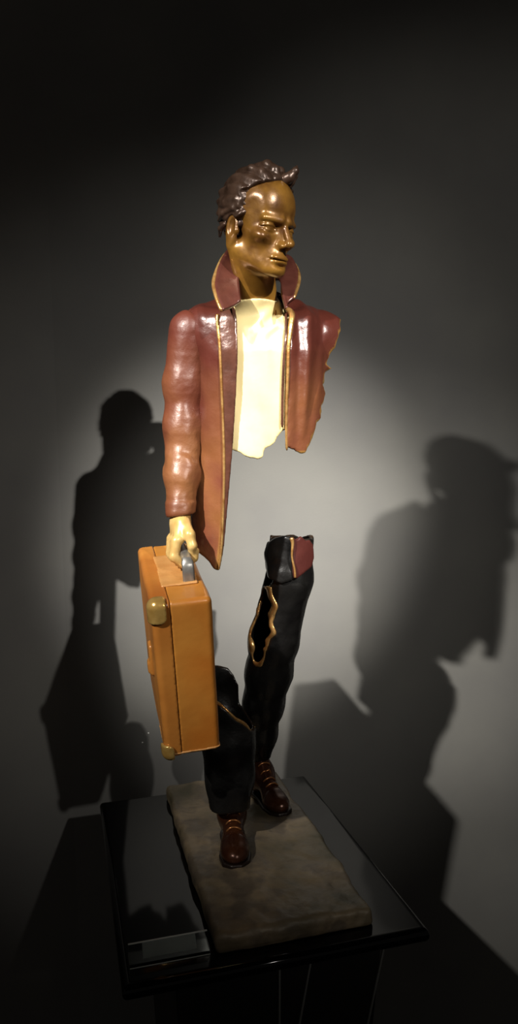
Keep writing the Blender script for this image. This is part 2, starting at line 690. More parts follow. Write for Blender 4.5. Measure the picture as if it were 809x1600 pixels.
NB = untor(0, -.014, 1.04)
NT = np.array([.030, -.137, 1.152])
AZ = [.55, .65, .80, .896, .991, 1.049, 1.105]  # trunk heights and half-widths scaled about the camera to a nearer depth
AA = [.150, .144, .1305, .122, .118, .116, .106]
AB = [.098, .095, .0900, .088, .084, .072, .058]


def torso_d(P, grow=0.0):
    x, y, z = tor(P)
    a = np.interp(z, AZ, AA).astype(np.float32)+grow
    b = np.interp(z, AZ, AB).astype(np.float32)+grow
    b = np.where(y < 0, b*1.25, b)
    n = 2.35
    q = (np.abs(x/a)**n+np.abs(y/b)**n)**(1/n)
    r = np.sqrt(x*x+y*y)+1e-6
    d = r*(1-1/np.maximum(q, .05))
    d = np.where(q < .3, -.06, d)
    d = smax(d, z-1.063-grow, .03)
    for s in (-1, 1):
        d = smin(d, cap(P, untor(s*.034, -.017, 1.076), untor(s*.114, -.011, 1.034), .033+grow, .037+grow), .035)
    return d


L_IN = line([(372, 440), (373, 500), (372, 560), (369, 620), (365, 690), (359, 760), (351, 850), (345, 893)])
L_OUT = line([(352, 470), (343, 500), (347, 560), (349, 620), (351, 700), (349, 780), (345, 850), (343, 893)])
R_IN = line([(462, 440), (461, 480), (455, 520), (449, 560), (446, 620), (445, 660), (444, 712)])
R_OUT = line([(560, 440), (545, 480), (529, 512), (519, 545), (507, 571), (514, 577), (503, 586), (498, 606), (503, 617), (495, 636), (489, 655), (483, 661), (473, 690), (462, 708), (448, 716)], .02)

SH = [at(296, 517, -.058), at(288, 600, -.045), at(286, 665, -.045), at(284, 740, -.058), at(282, 800, -.070)]
SR = [.0385, .0365, .0340, .0302, .0262]


def sleeve_solid(P, grow=0):
    return chain(P, SH, [r+grow for r in SR], .02)


def wr(P):
    q = P*np.array([1, 1, .4], np.float32)
    return noise3(q, 60, 3)*.0016+noise3(P, 130, 4)*.0006


T_TAIL = line([(303, 850), (311, 862), (322, 872), (331, 880), (337, 892), (348, 894)])
_tb = sorted([pxt(x, y) for x, y in [(296, 848), (303, 854), (311, 862), (322, 872), (331, 881), (337, 891), (350, 895)]])


FOLDS = [(pxt(481, 560)[0], .10, .0045, .010), (pxt(466, 580)[0], .05, -.0025, .008), (pxt(497, 560)[0], .22, -.0030, .009),
         (pxt(326, 560)[0], .0, .0022, .010)]


def f_jacket(P):
    x, y, z = tor(P)
    stub = chain(P, [untor(.098, -.004, 1.040), untor(.130, -.002, 1.030), untor(.148, .002, .985)], [.037, .0365, .033], .02)
    dd = smin(torso_d(P), stub, .012)+wr(P)
    fz = np.clip((z-.80)/.08, 0, 1)
    for (fa, fb, am, wd) in FOLDS:
        dd = dd-am*np.exp(-((x-fa-fb*(z-.95))/wd)**2)*fz*(y > -.03)
    # seams: a shallow groove down each front panel
    sh = np.abs(dd)-.0042
    rag = noise3(P, 140, 5, 4)*.003+noise3(P, 320, 6, 4)*.0016
    front = y > 0
    open_ = np.minimum(x-L_IN(z), R_IN(z)-x)            # > 0 inside the opening
    cut = np.where(y > -.01, open_, -.05)
    # front left (viewer right) piece limits
    ro = R_OUT(z)
    cutR = x-ro+rag
    low = np.interp(x, [-.2, -.075, -.07, .0, .12], [.5, .5, .80, .86, .97]).astype(np.float32)
    lowf = np.where(x < 0, .55, .80)
    zb = np.where(y > -.035, np.where(x > .02, pxt(452, 708)[1]-.2*(x-.06), np.interp(x, [p[0] for p in _tb], [p[1] for p in _tb])),
                  np.interp(x, [-.2, -.12, -.10, .0, .12], [.66, .70, .84, .88, .99])).astype(np.float32)
    cutB = zb-z+rag*np.where(x > -.03, 1, .25)
    d = smax(sh, cut, .003)
    d = smax(d, cutR, .004)
    d = smax(d, cutB, .004)
    # neck hole
    d = np.maximum(d, -(cap(P, NB, NT, .054, .050)))
    # clear of the sleeve
    d = np.maximum(d, -(sleeve_solid(P, -.003)))
    return d


def e_jacket(P):
    x, y, z = tor(P)
    rag = noise3(P, 140, 5, 4)*.003+noise3(P, 320, 6, 4)*.0016
    ro = R_OUT(z)
    e = 1-np.abs(x-ro+rag)/.004
    e = np.maximum(e, (1-np.abs(torso_d(P))*0-np.abs(np.interp(x, [-.2, .02, .021, .3], [0, 0, pxt(452, 708)[1], pxt(452, 708)[1]])-z)/.004)*(x > .02))
    sh = torso_d(P)
    # pale ochre band along the lower front edge of the long panel
    e2 = np.clip(1-np.abs(x-L_IN(z)+.004)/.007, 0, 1)*np.clip((.86-z)/.08, 0, 1)*.55*(y > 0)
    return np.clip(np.maximum(np.clip(e, 0, 1)*.75, e2), 0, 1)


jk = part('jacket', m_jacket, f_jacket, (-.13, -.25, .54), (.25, .13, 1.13), .0028, e_jacket)

# --- lapel strip along the long panel, placket band on the short one


def f_lapel(P):
    x, y, z = tor(P)
    sh = np.abs(torso_d(P, .0035)+noise3(P, 60, 8)*.0009)-.0045
    a, b = L_OUT(z), L_IN(z)
    m = np.maximum(a-x, x-b)
    roll = (x-(a+b)/2)
    d = np.maximum(smax(sh, m, .004), -y)
    top = z-np.interp(x, [pxt(343, 490)[0], pxt(373, 455)[0]], [pxt(343, 488)[1], pxt(373, 458)[1]])
    return smax(smax(d, top, .003), pxt(345, 880)[1]-z, .003)


part('lapel', m_lapel, f_lapel, (-.10, -.24, .56), (.10, .0, 1.13), .0024, parent=jk)


def surf_pt(x, z, grow):
    """point on the chest surface in front, at torso x and height z"""
    ys = np.linspace(.02, .14, 121)
    P = np.array([untor(x, y, z) for y in ys], np.float32)
    d = torso_d(P, grow)
    i = int(np.argmin(np.abs(d)))
    return P[i].astype(float)


def edge_line(pts, grow):
    out = []
    for px, py in pts:
        x, z = pxt(px, py)
        out.append(surf_pt(x, z, grow))
    return out


tube('gold_edging', edge_line([(345, 486), (344, 500), (346, 540), (348, 600), (350, 660), (351, 720), (350, 780), (347, 850), (343, 888)], .0075),
     .0027, m_gold, jk, rr=[1.5, 1.4, 1.0, 1.0, .9, 1, .9, .9, .8])
tube('gold_edging', edge_line([(459, 470), (461, 486), (456, 510), (451, 540), (449, 575), (447, 620), (446, 660), (446, 704)], .0035),
     .0030, m_gold, jk, rr=[1.0, 1.9, 1.7, 1.2, 1.0, .9, .9, .8])
tube('inner_edging', edge_line([(455, 484), (449, 520), (444, 560), (441, 620), (440, 668)], -.001), .0026, m_lapel, jk)

# --- sleeve


def f_sleeve(P):
    z = P[:, 2]
    bend = np.exp(-((z-.80)/.055)**2)
    q = P*np.array([1, 1, .55], np.float32)
    wv = (np.sin((z-.8)*120+P[:, 0]*90+2*np.sin(P[:, 1]*70))*.0013)*bend
    n = noise3(q, 85, 9)*.0011*(.6+1.2*bend)+noise3(P, 150, 10)*.0006
    d = sleeve_solid(P)+n+wv
    # armhole seam
    sd = (P[:, 0]-SH[0][0])*.75+(z-SH[0][2])*.66-.022
    d = d+.0022*np.exp(-(sd/.0025)**2)*(z > 1.0)
    # cuff band: slightly proud
    cz = SH[-1][2]
    d = d-.0018*np.clip((cz+.022-z)/.004, 0, 1)
    axis = (P[:, 0]-SH[-1][0])*.12
    d = smax(d, cz-.006-z+axis, .004)
    inner = np.maximum(chain(P, SH[-2:], [SR[-2]-.006, SR[-1]-.005], .01), z-cz-.03)
    # seam where the sleeve meets the shoulder
    return np.maximum(d, -inner)


part('sleeve', m_sleeve, f_sleeve, (-.18, -.13, .66), (0, .04, 1.10), .0026, parent=jk)

# --- collar: a standing sheet round the neck with a polished rim
CR = [((376, 470), -.085, (346, 486), -.100), ((374, 450), -.068, (337, 462), -.086), ((372, 428), -.045, (334, 438), -.06),
      ((371, 416), -.015, (347, 402), -.025), ((380, 420), .022, (363, 388), .015), ((408, 435), .035, (408, 396), .042),
      ((428, 440), .010, (450, 400), .030), ((437, 440), -.030, (463, 417), -.010), ((440, 458), -.062, (467, 438), -.045),
      ((447, 482), -.088, (459, 466), -.075)]


def catm(P, sub):
    P = np.array(P)
    n = len(P)
    out = []
    for i in range(n-1):
        p0, p1, p2, p3 = P[max(i-1, 0)], P[i], P[i+1], P[min(i+2, n-1)]
        for j in range(sub):
            t = j/sub
            out.append(.5*((2*p1)+(-p0+p2)*t+(2*p0-5*p1+4*p2-p3)*t*t+(-p0+3*p1-3*p2+p3)*t**3))
    out.append(P[-1])
    return np.array(out)


CR = [(q0, v0-.085, q1, v1-.085) for q0, v0, q1, v1 in CR]       # the collar leans with the trunk, pushed along the line of sight
lowr = catm([at(*c[0], c[1]) for c in CR], 6)
rimr = catm([at(*c[2], c[3]) for c in CR], 6)
bm = bmesh.new()
NR = 8
grid = []
for i in range(len(lowr)):
    row = []
    c = np.array([.050, -.105])
    for j in range(NR+1):
        t = j/NR
        p = lowr[i]*(1-t)+rimr[i]*t
        o = p[:2]-c
        o = o/np.linalg.norm(o)
        p = p.copy()
        p[:2] -= o*.006*math.sin(t*3.14159)
        row.append(bm.verts.new(p))
    grid.append(row)
for i in range(len(grid)-1):
    for j in range(NR):
        bm.faces.new((grid[i][j], grid[i+1][j], grid[i+1][j+1], grid[i][j+1]))
co = finish('collar', bm, m_collar, jk)
md = co.modifiers.new('thick', 'SOLIDIFY')
md.thickness = .006
md.offset = 0
tube('gold_rim', [at(*c[2], c[3]) for c in CR[:5]], .0030, m_gold, jk, rr=[1.1, 1.1, 1.3, .7, .5])
tube('gold_rim', [at(*c[2], c[3]) for c in CR[6:]], .0030, m_gold, jk, rr=[.4, .9, 1.25, 1.0])

# --- shirt
_sb = sorted([pxt(*q) for q in [(355, 698), (366, 702), (377, 705), (385, 713), (392, 718), (404, 717), (411, 714), (415, 702), (425, 697), (431, 690), (435, 680), (443, 672), (456, 668)]])
_SBx = [p[0] for p in _sb]
_SBz = [p[1] for p in _sb]


def f_shirt(P):
    x, y, z = tor(P)
    fold = (np.exp(-((x-.005)/.012)**2)*.0016+np.sin(x*160+z*25)*.0008)*np.clip((1.06-z)/.1, 0, 1)
    # fabric gathers under the neckline
    g = np.sin((z-1.05)*190+np.abs(x-.02)*150)*.0016*np.exp(-((z-1.04)/.03)**2)*np.exp(-((x-.015)/.04)**2)
    solid = smin(torso_d(P, -.0085), cap(P, NB, NT, .0475, .0415), .02)+fold+g+noise3(P, 30, 12)*.0012
    d = np.abs(solid+.003)-.0036
    rag = noise3(P, 130, 13, 4)*.0035
    d = smax(d, np.interp(x, _SBx, _SBz).astype(np.float32)-z+rag, .003)
    d = np.maximum(d, -y+.0)
    # neckline plane
    nl = z-1.082-.40*np.clip(.050-y, 0, 1)
    d = smax(d, nl, .004)
    d = np.maximum(d, np.maximum(x-R_IN(z)-.018-.04*np.clip((z-1.0)/.03, 0, 1), L_OUT(z)-.02-x))
    return d


part('shirt', m_shirt, f_shirt, (-.09, -.25, .77), (.20, .0, 1.14), .0026)

# --- head
HA, HP = math.radians(32), math.radians(16)
hF0 = np.array([math.sin(HA), -math.cos(HA), 0])
hS = np.array([math.cos(HA), math.sin(HA), 0])
hF = hF0*math.cos(HP)-np.array([0, 0, 1])*math.sin(HP)
hT = np.array([0, 0, 1])*math.cos(HP)+hF0*math.sin(HP)
HO = np.array([.0379, -.150, 1.1998])
HM = np.stack([hF, hS, hT], 1).astype(np.float32)
HK = 1000.0/.9166  # head place and size scaled about the camera, nearer along the line of sight


def hloc(P):
    return ((P-HO.astype(np.float32))@HM)*HK


CC, CRr = (-12, 0, 36), (76, 60, 66)


def f_head_l(Q):
    A = Q.copy()
    A[:, 1] = np.abs(A[:, 1])
    d = ell(Q, CC, CRr)
    d = smin(d, ell(Q, (24, 0, 30), (44, 50, 56)), 16)          # forehead
    d = smin(d, ell(Q, (28, 0, -26), (40, 45, 54)), 18)         # mid face
    d = smin(d, cap(A, (4, 39, -46), (58, 17, -72), 12, 11.5), 22)  # jaw line
    d = smin(d, ell(Q, (67, 0, -74), (13.5, 19, 12)), 11)       # chin
    d = smin(d, ell(Q, (55, 0, -52), (24, 21, 22)), 14)         # muzzle
    d = smin(d, cap(A, (67, 9, 14.5), (53, 38, 14), 7.5, 6.5), 8)   # brow
    d = smin(d, ell(A, (47, 39, -19), (16, 12, 10)), 16)         # cheekbone
    d = smax(d, -ell(A, (44, 60, -50), (30, 14, 22)), 18)       # hollow cheek
    d = smax(d, -ell(A, (45, 62, 24), (24, 12, 24)), 12)        # temple
    d = smax(d, -ell(A, (74, 26, 0), (20, 17, 9.5)), 6)        # eye socket
    # nose
    n = cap(Q, (69, 0, 8), (90, 0, -23), 4.8, 6.2)
    n = smin(n, ell(Q, (90, 0, -26), (7.5, 6.6, 6)), 6)
    n = smin(n, ell(A, (78, 8.5, -30), (9, 4.6, 5)), 6)
    n = smin(n, cap(Q, (60, 0, 0), (68, 0, -26), 8.5, 10.5), 8)
    d = smin(d, n, 6)
    d = np.maximum(d, -ell(A, (85, 5.5, -35.5), (5, 2.6, 3.2)))   # nostril
    # eyes
    eye = ell(A, (50, 27, -2), (12.5, 13.5, 11))
    d = smin(d, eye, 1.5)
    u = ((A[:, 1]-27)/13)**2
    up = np.maximum(ell(A, (50.5, 27, -1.2), (14.4, 16.5, 12.8)), (1.8-2.0*u)-Q[:, 2])
    d = smin(d, up, 2)
    lw = np.maximum(ell(A, (50, 27, -2.6), (13.8, 16, 12.4)), Q[:, 2]-(-6.4+1.6*u))
    d = smin(d, lw, 2)
    # brows as a raised band
    d = smin(d, cap(A, (69, 13, 12.0), (56, 41, 13.0), 3.0, 1.8), 6)
    # mouth
    d = smin(d, ell(Q, (73.5, 0, -50.5), (6.5, 20, 3.4)), 5)
    d = smin(d, ell(Q, (73, 0, -58.5), (7, 18, 4.0)), 5)
    d = smax(d, -ell(A, (68, 0, -54.6+.0), (14.5, 21, 1.5)), 1.6)
    d = smax(d, -ell(Q, (81, 0, -65.5), (7, 14, 3.6)), 5)
    d = smax(d, -cap(Q, (86, 0, -39), (85, 0, -45), 2.2, 2.0), 4)
    d = smax(d, -cap(A, (75, 16, -33), (68, 27, -54), 2.0, 1.8), 7)   # nasolabial fold
    # ear
    e = ell(A, (-12, 55, -12), (15, 7, 26))
    e = smin(e, ell(A, (-6, 54, -31), (8, 6, 9)), 6)
    e = smax(e, -ell(A, (-8, 62, -9), (9, 6.5, 17)), 3)
    e = smin(e, ell(A, (2, 54, -16), (4, 5, 6)), 3)
    d = smin(d, e, 5)
    return d


def f_head(P):
    Q = hloc(P)
    d = f_head_l(Q)/HK
    nk = cap(P, untor(.0, -.014, 1.04), HO+(hT*-.050+hF*-.004), .0430, .0365)
    A = None
    # sternomastoid cords
    for s in (-1, 1):
        c = cap(P, HO+hS*s*.043+hF*-.011+hT*-.041, untor(s*.015, .042, 1.056), .009, .0075)
        nk = smin(nk, c, .014)
    d = smin(d, nk, .014)
    return np.maximum(d+noise3(P, 90, 14)*.0004, 1.045-P[:, 2])


hd = part('head', m_skin, f_head, (-.07, -.27, 1.03), (.15, -.02, 1.33), .0015)


def f_hair(P):
    Q = hloc(P)
    q = (Q-np.array(CC, np.float32))/np.array(CRr, np.float32)
    r = ln(q)+1e-6
    n = q/r[:, None]
    be = np.arctan2(n[:, 1], n[:, 2])
    ga = np.arccos(np.clip(n[:, 0], -1, 1))
    ph = be*9+.9*np.sin(ga*2.6+be*2)+.5*np.sin(ga*5+be*3)
    ridge = np.abs(np.sin(ph))
    step = .5+.5*np.sin(ga*7+3*np.sin(be*3.3)+be*4)
    th = 3.6+5.2*ridge*(.75+.25*step)+1.5*step+.9*np.sin(ph*2.6+ga*2)
    top = np.clip(n[:, 2], 0, 1)
    th = th+3.5*top*np.clip(n[:, 0]+.55, 0, 1)
    d = ell(Q, CC, CRr)
    inner = np.minimum(d, ell(Q, (24, 0, 30), (44, 50, 56)))
    # where hair grows: behind a hairline
    f, s, t = Q[:, 0], np.abs(Q[:, 1]), Q[:, 2]
    hl = np.interp(t, [-60, -36, -22, 0, 20, 36, 55, 70, 80, 120], [-48, -34, -6, 10, 16, 12, 14, 30, 44, 48]).astype(np.float32)
    wob = 3*np.sin(t*.25+s*.12)
    grow = f-hl+wob
    th2 = np.clip(-grow/6, 0, 1)**.6*th
    hair = d-th2
    hair = smax(hair, grow, 3)
    hair = smax(hair, -46-t+ .25*(f+60), 4)
    # keep clear of the ear
    hair = smax(hair, -ell(np.stack([f, s, t], 1), (-11, 62, -15), (16, 13, 26)), 3)
    # forelock standing up at the front, and swept locks
    lk = chain(Q, [(34, 6, 86), (47, 14, 95), (53, 20, 108), (52, 23, 118)], [11, 9.5, 6.5, 1.5], 4)
    lk = smin(lk, chain(Q, [(30, 16, 84), (40, 26, 90), (44, 31, 101), (45, 33, 110)], [9, 8, 5, 1.2], 4), 3)
    lk = smin(lk, chain(Q, [(38, -8, 88), (30, -10, 101), (10, -12, 110), (-22, -12, 108)], [7, 9, 9, 5], 5), 3)
    lk = smin(lk, chain(Q, [(30, -28, 78), (20, -32, 93), (-5, -35, 97), (-40, -30, 92)], [4, 7.5, 8, 5], 5), 3)
    lk = smin(lk, chain(Q, [(36, 8, 88), (24, 10, 103), (0, 10, 111), (-30, 8, 108)], [7, 9, 8, 5], 5), 3)
    lk = smin(lk, chain(Q, [(16, -50, 52), (0, -58, 62), (-30, -58, 60), (-62, -42, 52)], [3, 5.5, 6, 3], 4), 3)
    lk = smin(lk, chain(Q, [(14, -55, 32), (-4, -62, 38), (-34, -62, 32), (-68, -42, 26)], [3, 5.5, 6, 3], 4), 3)
    lk = smin(lk, chain(Q, [(8, -57, 14), (-8, -63, 22), (-36, -61, 12), (-66, -42, 2)], [3, 4.5, 5.5, 3], 4), 3)
    lk = smin(lk, chain(Q, [(-30, -58, -6), (-46, -52, -14), (-60, -38, -26)], [4, 5, 3], 4), 3)
    hair = smin(hair, lk, 3)
    return hair/HK


part('hair', m_hair, f_hair, (-.08, -.26, 1.12), (.15, -.02, 1.36), .0017, parent=hd)

# --- trousers: trailing leg
LL = [at(455, 838, .075), at(450, 905, .08), at(428, 1000, .105), at(420, 1050, .128), at(411, 1100, .152), at(405, 1145, .178), at(402, 1182, .20)]
LR = [.047, .049, .0510, .0485, .0425, .0365, .029]
_lc = sorted([tuple(at(*q, .085)[[2, 0]]) for q in [(424, 830), (421, 870), (419, 905), (407, 926), (396, 946), (384, 958), (360, 965)]])
LCZ, LCU = [p[0] for p in _lc], [p[1] for p in _lc]


def leg_notch(P):
    """the torn upper left corner of the thigh"""
    return (np.interp(P[:, 2], LCZ, LCU)-P[:, 0]).astype(np.float32)*.8+noise3(P, 110, 30, 4)*.002


HOLE = [(at(407, 912, .045), .024), (at(408, 945, .046), .032), (at(404, 985, .058), .030), (at(399, 1020, .07), .019), (at(399, 1040, .075), .012)]


def leg_solid(P):
    q = P*np.array([1, 1, .5], np.float32)
    n = noise3(q, 30, 15)*.0009+noise3(P, 90, 16)*.0009
    return chain(P, LL, LR, .02)+n


def hole_d(P):
    d = None
    for i in range(len(HOLE)-1):
        e = cap(P*np.array([1, .55, 1], np.float32), HOLE[i][0]*np.array([1, .55, 1]), HOLE[i+1][0]*np.array([1, .55, 1]), HOLE[i][1], HOLE[i+1][1])
        d = e if d is None else smin(d, e, .008)
    return d+noise3(P, 75, 17, 5)*.0045+noise3(P, 180, 18, 4)*.0015


def f_legl(P):
    s = leg_solid(P)
    d = np.abs(s+.003)-.0038
    d = smax(d, -hole_d(P), .003)
    d = smax(d, leg_notch(P), .003)
    rag = noise3(P, 110, 19, 4)*.004
    d = smax(d, P[:, 2]-LL[0][2]+.002+rag+.0*(P[:, 0]), .003)
    d = smax(d, LL[-1][2]-P[:, 2]-.002, .004)
    # the waistband piece stands proud of the thigh
    return d


def e_legl(P):
    return np.maximum(1-np.abs(hole_d(P))/.004, 1-np.abs(P[:, 2]-LL[0][2])/.006)*.5


tl = part('trouser_leg', m_trouser, f_legl, (-.02, -.09, .08), (.27, .30, .66), .003, e_legl)


def f_rim(P):
    s = leg_solid(P)+.002
    hd_ = hole_d(P)
    n = noise3(P, 60, 20, 5)
    r = .0036+.0034*n
    return np.maximum(np.sqrt(s*s+hd_*hd_)-np.clip(r, .0008, .008), np.maximum(P[:, 2]-at(400, 925, 0)[2], leg_notch(P)-.002))*.7


part('torn_rim', m_gold, f_rim, (.0, -.09, .30), (.18, .16, .56), .0022, parent=tl)

WB = [at(*q, .025) for q in [(424, 905), (421, 868), (425, 850), (434, 842), (446, 838), (458, 840), (458, 905), (440, 912)]]


def f_waist(P):
    s = leg_solid(P)
    d = np.abs(s-.006)-.005
    pg = poly2(P[:, 0], P[:, 2], [(p[0], p[2]) for p in WB])
    return smax(smax(d, pg+noise3(P, 120, 21, 4)*.0015, .003), P[:, 1]-.075, .003)


part('waist_fragment', m_trouser, f_waist, (.06, -.06, .50), (.22, .06, .68), .0024, parent=tl)
PK = [at(*q, .018) for q in [(455, 838), (462, 842), (470, 837), (478, 845), (486, 845), (492, 852), (494, 872), (489, 886), (478, 893), (463, 903), (458, 903), (455, 870)]]


def f_pocket2(P):
    c = (P[:, 1]-.016)-.35*(P[:, 0]-.145)-3.5*(P[:, 0]-.160)**2
    d = np.abs(c)-.0055
    pg = poly2(P[:, 0], P[:, 2], [(p[0], p[2]) for p in PK])
    return smax(d, pg+noise3(P, 150, 22, 4)*.001, .003)*.9


pk = part('jacket_scrap', m_red, f_pocket2, (.10, -.08, .50), (.24, .05, .68), .0022)
tube('gold_edging', [at(455, 840, .006), at(457, 850, .006), at(456, 870, .006), at(460, 890, .006), at(461, 903, .006)], .003, m_gold, pk, rr=[1.6, 1.1, .7, .8, .8])

# --- trousers: leading leg
RL = [at(356, 1030, .012), at(357, 1100, .0), at(357, 1160, -.005), at(358, 1215, -.01), at(358, 1254, -.012)]
RR = [.048, .050, .047, .041, .041]
_cf = [at(*q, -.04) for q in [(318, 1090), (338, 1098), (352, 1108), (366, 1122), (380, 1130), (390, 1139), (404, 1142)]]
_cb = [at(*q, .03) for q in [(318, 1050), (338, 1043), (360, 1046), (368, 1058), (374, 1074), (381, 1082), (382, 1092), (376, 1102), (390, 1120), (404, 1140)]]


def rleg_solid(P):
    fold = np.sin(np.arctan2(P[:, 0]-.0, -(P[:, 1]))*5+P[:, 2]*30)*.0022*np.clip((.26-P[:, 2])/.12, 0, 1)
    return chain(P, RL, RR, .03)+noise3(P, 36, 23)*.0024+fold


def rcut(P):
    zf_ = np.interp(P[:, 0], [p[0] for p in _cf], [p[2] for p in _cf])
    zb_ = np.interp(P[:, 0], [p[0] for p in _cb], [p[2] for p in _cb])
    t = np.clip((P[:, 1]+.012)/.03, 0, 1)
    t = t*t*(3-2*t)
    return (P[:, 2]-(zf_*(1-t)+zb_*t)).astype(np.float32)+noise3(P, 100, 24, 4)*.0025


def f_legr(P):
    d = np.abs(rleg_solid(P)+.003)-.0038
    d = smax(d, rcut(P)*.8, .003)
    hem = RL[-1][2]+.12*(P[:, 1]+.01)-.1*np.abs(P[:, 0]+.012)-P[:, 2]
    return smax(d, hem, .004)


tr = part('trouser_leg', m_trouser, f_legr, (-.075, -.085, .08), (.07, .08, .42), .0028, lambda P: (1-np.abs(rcut(P))/.005)*.35)


def f_rim2(P):
    s = rleg_solid(P)+.002
    c = rcut(P)*.8
    r = np.clip(.0022+.0028*noise3(P, 50, 25, 5), .0006, .006)
    return np.maximum(np.sqrt(s*s+c*c)-r, P[:, 1]+.012)*.7


part('torn_rim', m_gold, f_rim2, (-.07, -.08, .22), (.07, .03, .36), .0022, parent=tr)

# --- boots


def boot(heel, toe, ankle, arot, hgt):
    heel = np.array(heel)
    toe = np.array(toe)
    X = toe-heel
    Lh = np.linalg.norm(X[:2])
    X = np.array([X[0], X[1], 0])/Lh
    Y = np.array([-X[1], X[0], 0])
    z0 = BZ-.001

    def loc(P):
        q = P-np.array([heel[0], heel[1], z0], np.float32)
        return np.stack([q@X.astype(np.float32), q@Y.astype(np.float32), q[:, 2]], 1)
    ank = np.array([(np.array(ankle)-np.array([heel[0], heel[1], z0]))@v for v in (X, Y, np.array([0, 0, 1]))])
    s = Lh/.165

    def f_upper(P):
        Q = loc(P)
        d = cap(Q, (.028*s, 0, .030), (.030*s, 0, .055), .025, .024)
        d = smin(d, cap(Q, (.030*s, 0, .055), ank, .024, .026), .02)
        d = smin(d, cap(Q, (.045*s, 0, .050), (.105*s, 0, .026), .022, .021), .022)
        d = smin(d, ell(Q, (.122*s, 0, .020), (.042*s, .028, .021)), .014)
        d = smax(d, .006-Q[:, 2], .003)
        # toe cap seam and facing seam
        d = d+.0011*np.exp(-((Q[:, 0]-.108*s-Q[:, 1]**2*6)/.0022)**2)
        d = d-.0012*(np.abs(Q[:, 1]) < .009)*(Q[:, 0] > .03*s)*(Q[:, 0] < .10*s)
        return d+noise3(P, 70, 26)*.0008

    def f_sole(P):
        Q = loc(P)
        wd = np.interp(Q[:, 0], [0, .03*s, .07*s, .12*s, .15*s, .165*s], [.018, .0255, .024, .031, .026, .010]).astype(np.float32)
        d = np.maximum(np.abs(Q[:, 1])-wd, np.abs(Q[:, 0]-.0825*s)-.0825*s)
        d2 = np.maximum(np.abs(Q[:, 2]-.005)-.006, d)
        arch = np.maximum(np.maximum(np.abs(Q[:, 0]-.06*s)-.013, Q[:, 2]-.004), -.1)
        return smax(d2, -arch, .002)*.8
    lo = np.minimum(np.minimum(heel, toe), ankle)-.045
    hi = np.maximum(np.maximum(heel, toe), ankle)+.045
    lo[2] = z0-.01
    hi[2] = max(hgt+.012, ankle[2]+.03)
    b = part('boot', m_boot, f_upper, lo, hi, .0021)
    part('sole', m_sole, f_sole, lo, hi, .0024, parent=b)
    # laces over the instep
    for k in range(4):
        t = k/3
        cx = (.098-.045*t)*s
        cz = .036+.050*t**1.1
        cx2 = cx
        pts = []
        for yy in (-.015, -.008, 0, .008, .015):
            best = None
            for zz in np.linspace(.02, .12, 60):
                pw = np.array([heel[0], heel[1], z0])+X*(cx2+.10*(zz-cz))+Y*yy+np.array([0, 0, zz])
                dv = abs(f_upper(np.array([pw], np.float32))[0])
                if best is None or dv < best[0]-1e-5:
                    best = (dv, pw)
            pts.append(best[1]+np.array([0, 0, .0012])+X*.0012)
        tube('lace', pts, .0019, m_lace, b, sub=3)
    return b


boot((.000, .045, 0), (-.026, -.118, 0), at(360, 1240, .0), 0, .13)
boot((.098, .215, 0), (.118, .062, 0), at(402, 1186, .20), 0, .14)

# --- hand gripping the suitcase handle
HB = np.array([-.1014, -.075, .631])          # middle of the grip bar
CA = math.radians(-2)


def hp(du, dv, dw):
    return HB+np.array([du, dv, dw])


def f_hand(P):
    wrist = SH[-1]+np.array([0, 0, .012])
    d = chain(P, [wrist, hp(-.002, .004, .052)], [.0185, .0195], .01)
    # palm: a flattened block made of four bones
    for i in range(4):
        vi = (-.027+i*.0178)
        d = smin(d, cap(P, hp(-.002, vi*.55+.002, .050), hp(-.013+.002*abs(i-1.5), vi, .024), .0135, .0105), .010)
    fing = None
    for i in range(4):
        vi = (-.029+i*.0188)
        L = (.94, 1.04, 1.0, .84)[i]
        k1 = hp(-.0155, vi, .021)
        k2 = hp(-.0205+.001*i, vi*1.02, -.008*L)
        k3 = hp(-.004, vi*1.0, -.0215*L)
        k4 = hp(.0155, vi*.96, -.012*L+.001*i)
        k5 = hp(.0195, vi*.94, .001+.002*i)
        fi = chain(P, [k1, k2, k3, k4, k5], [.0098, .0092, .0086, .0080, .0070], .003)
        fing = fi if fing is None else smin(fing, fi, .0012)
    d = smin(d, fing, .004)
    th = chain(P, [hp(.002, -.014, .050), hp(.008, -.034, .032), hp(.012, -.038, .012), hp(.012, -.030, -.004)], [.0120, .0100, .0085, .0070], .004)
    d = smin(d, th, .005)
    return d+noise3(P, 120, 27)*.0003


part('hand', m_hand, f_hand, (-.17, -.15, .57), (-.03, .02, .72), .0015)
# ------------------------------------------------------------------ suitcase
sq = thing('suitcase', 'tan leather-look suitcase with brass corners hanging from the statue\'s hand', 'suitcase', (-.106, 0, ZT+.28))
CP = np.array([-.1110, -.0295, .4518])  # suitcase place and size scaled about the camera to sit nearer
CDIM = np.array([.100, .318, .294])/2
cy_, cp_, cr_ = math.radians(-2), math.radians(12), math.radians(-3.8)


def rotm(y, p, r):
    cy, sy, cp, sp, cr, sr = math.cos(y), math.sin(y), math.cos(p), math.sin(p), math.cos(r), math.sin(r)
    return (np.array([[cy, -sy, 0], [sy, cy, 0], [0, 0, 1]])@np.array([[1, 0, 0], [0, cp, -sp], [0, sp, cp]])
            @ np.array([[cr, 0, sr], [0, 1, 0], [-sr, 0, cr]]))


CM = rotm(cy_, cp_, cr_).astype(np.float32)


def cl_(P):
    return (P-CP.astype(np.float32))@CM


def cw(x, y, z):
    return CP+CM@np.array([x, y, z])


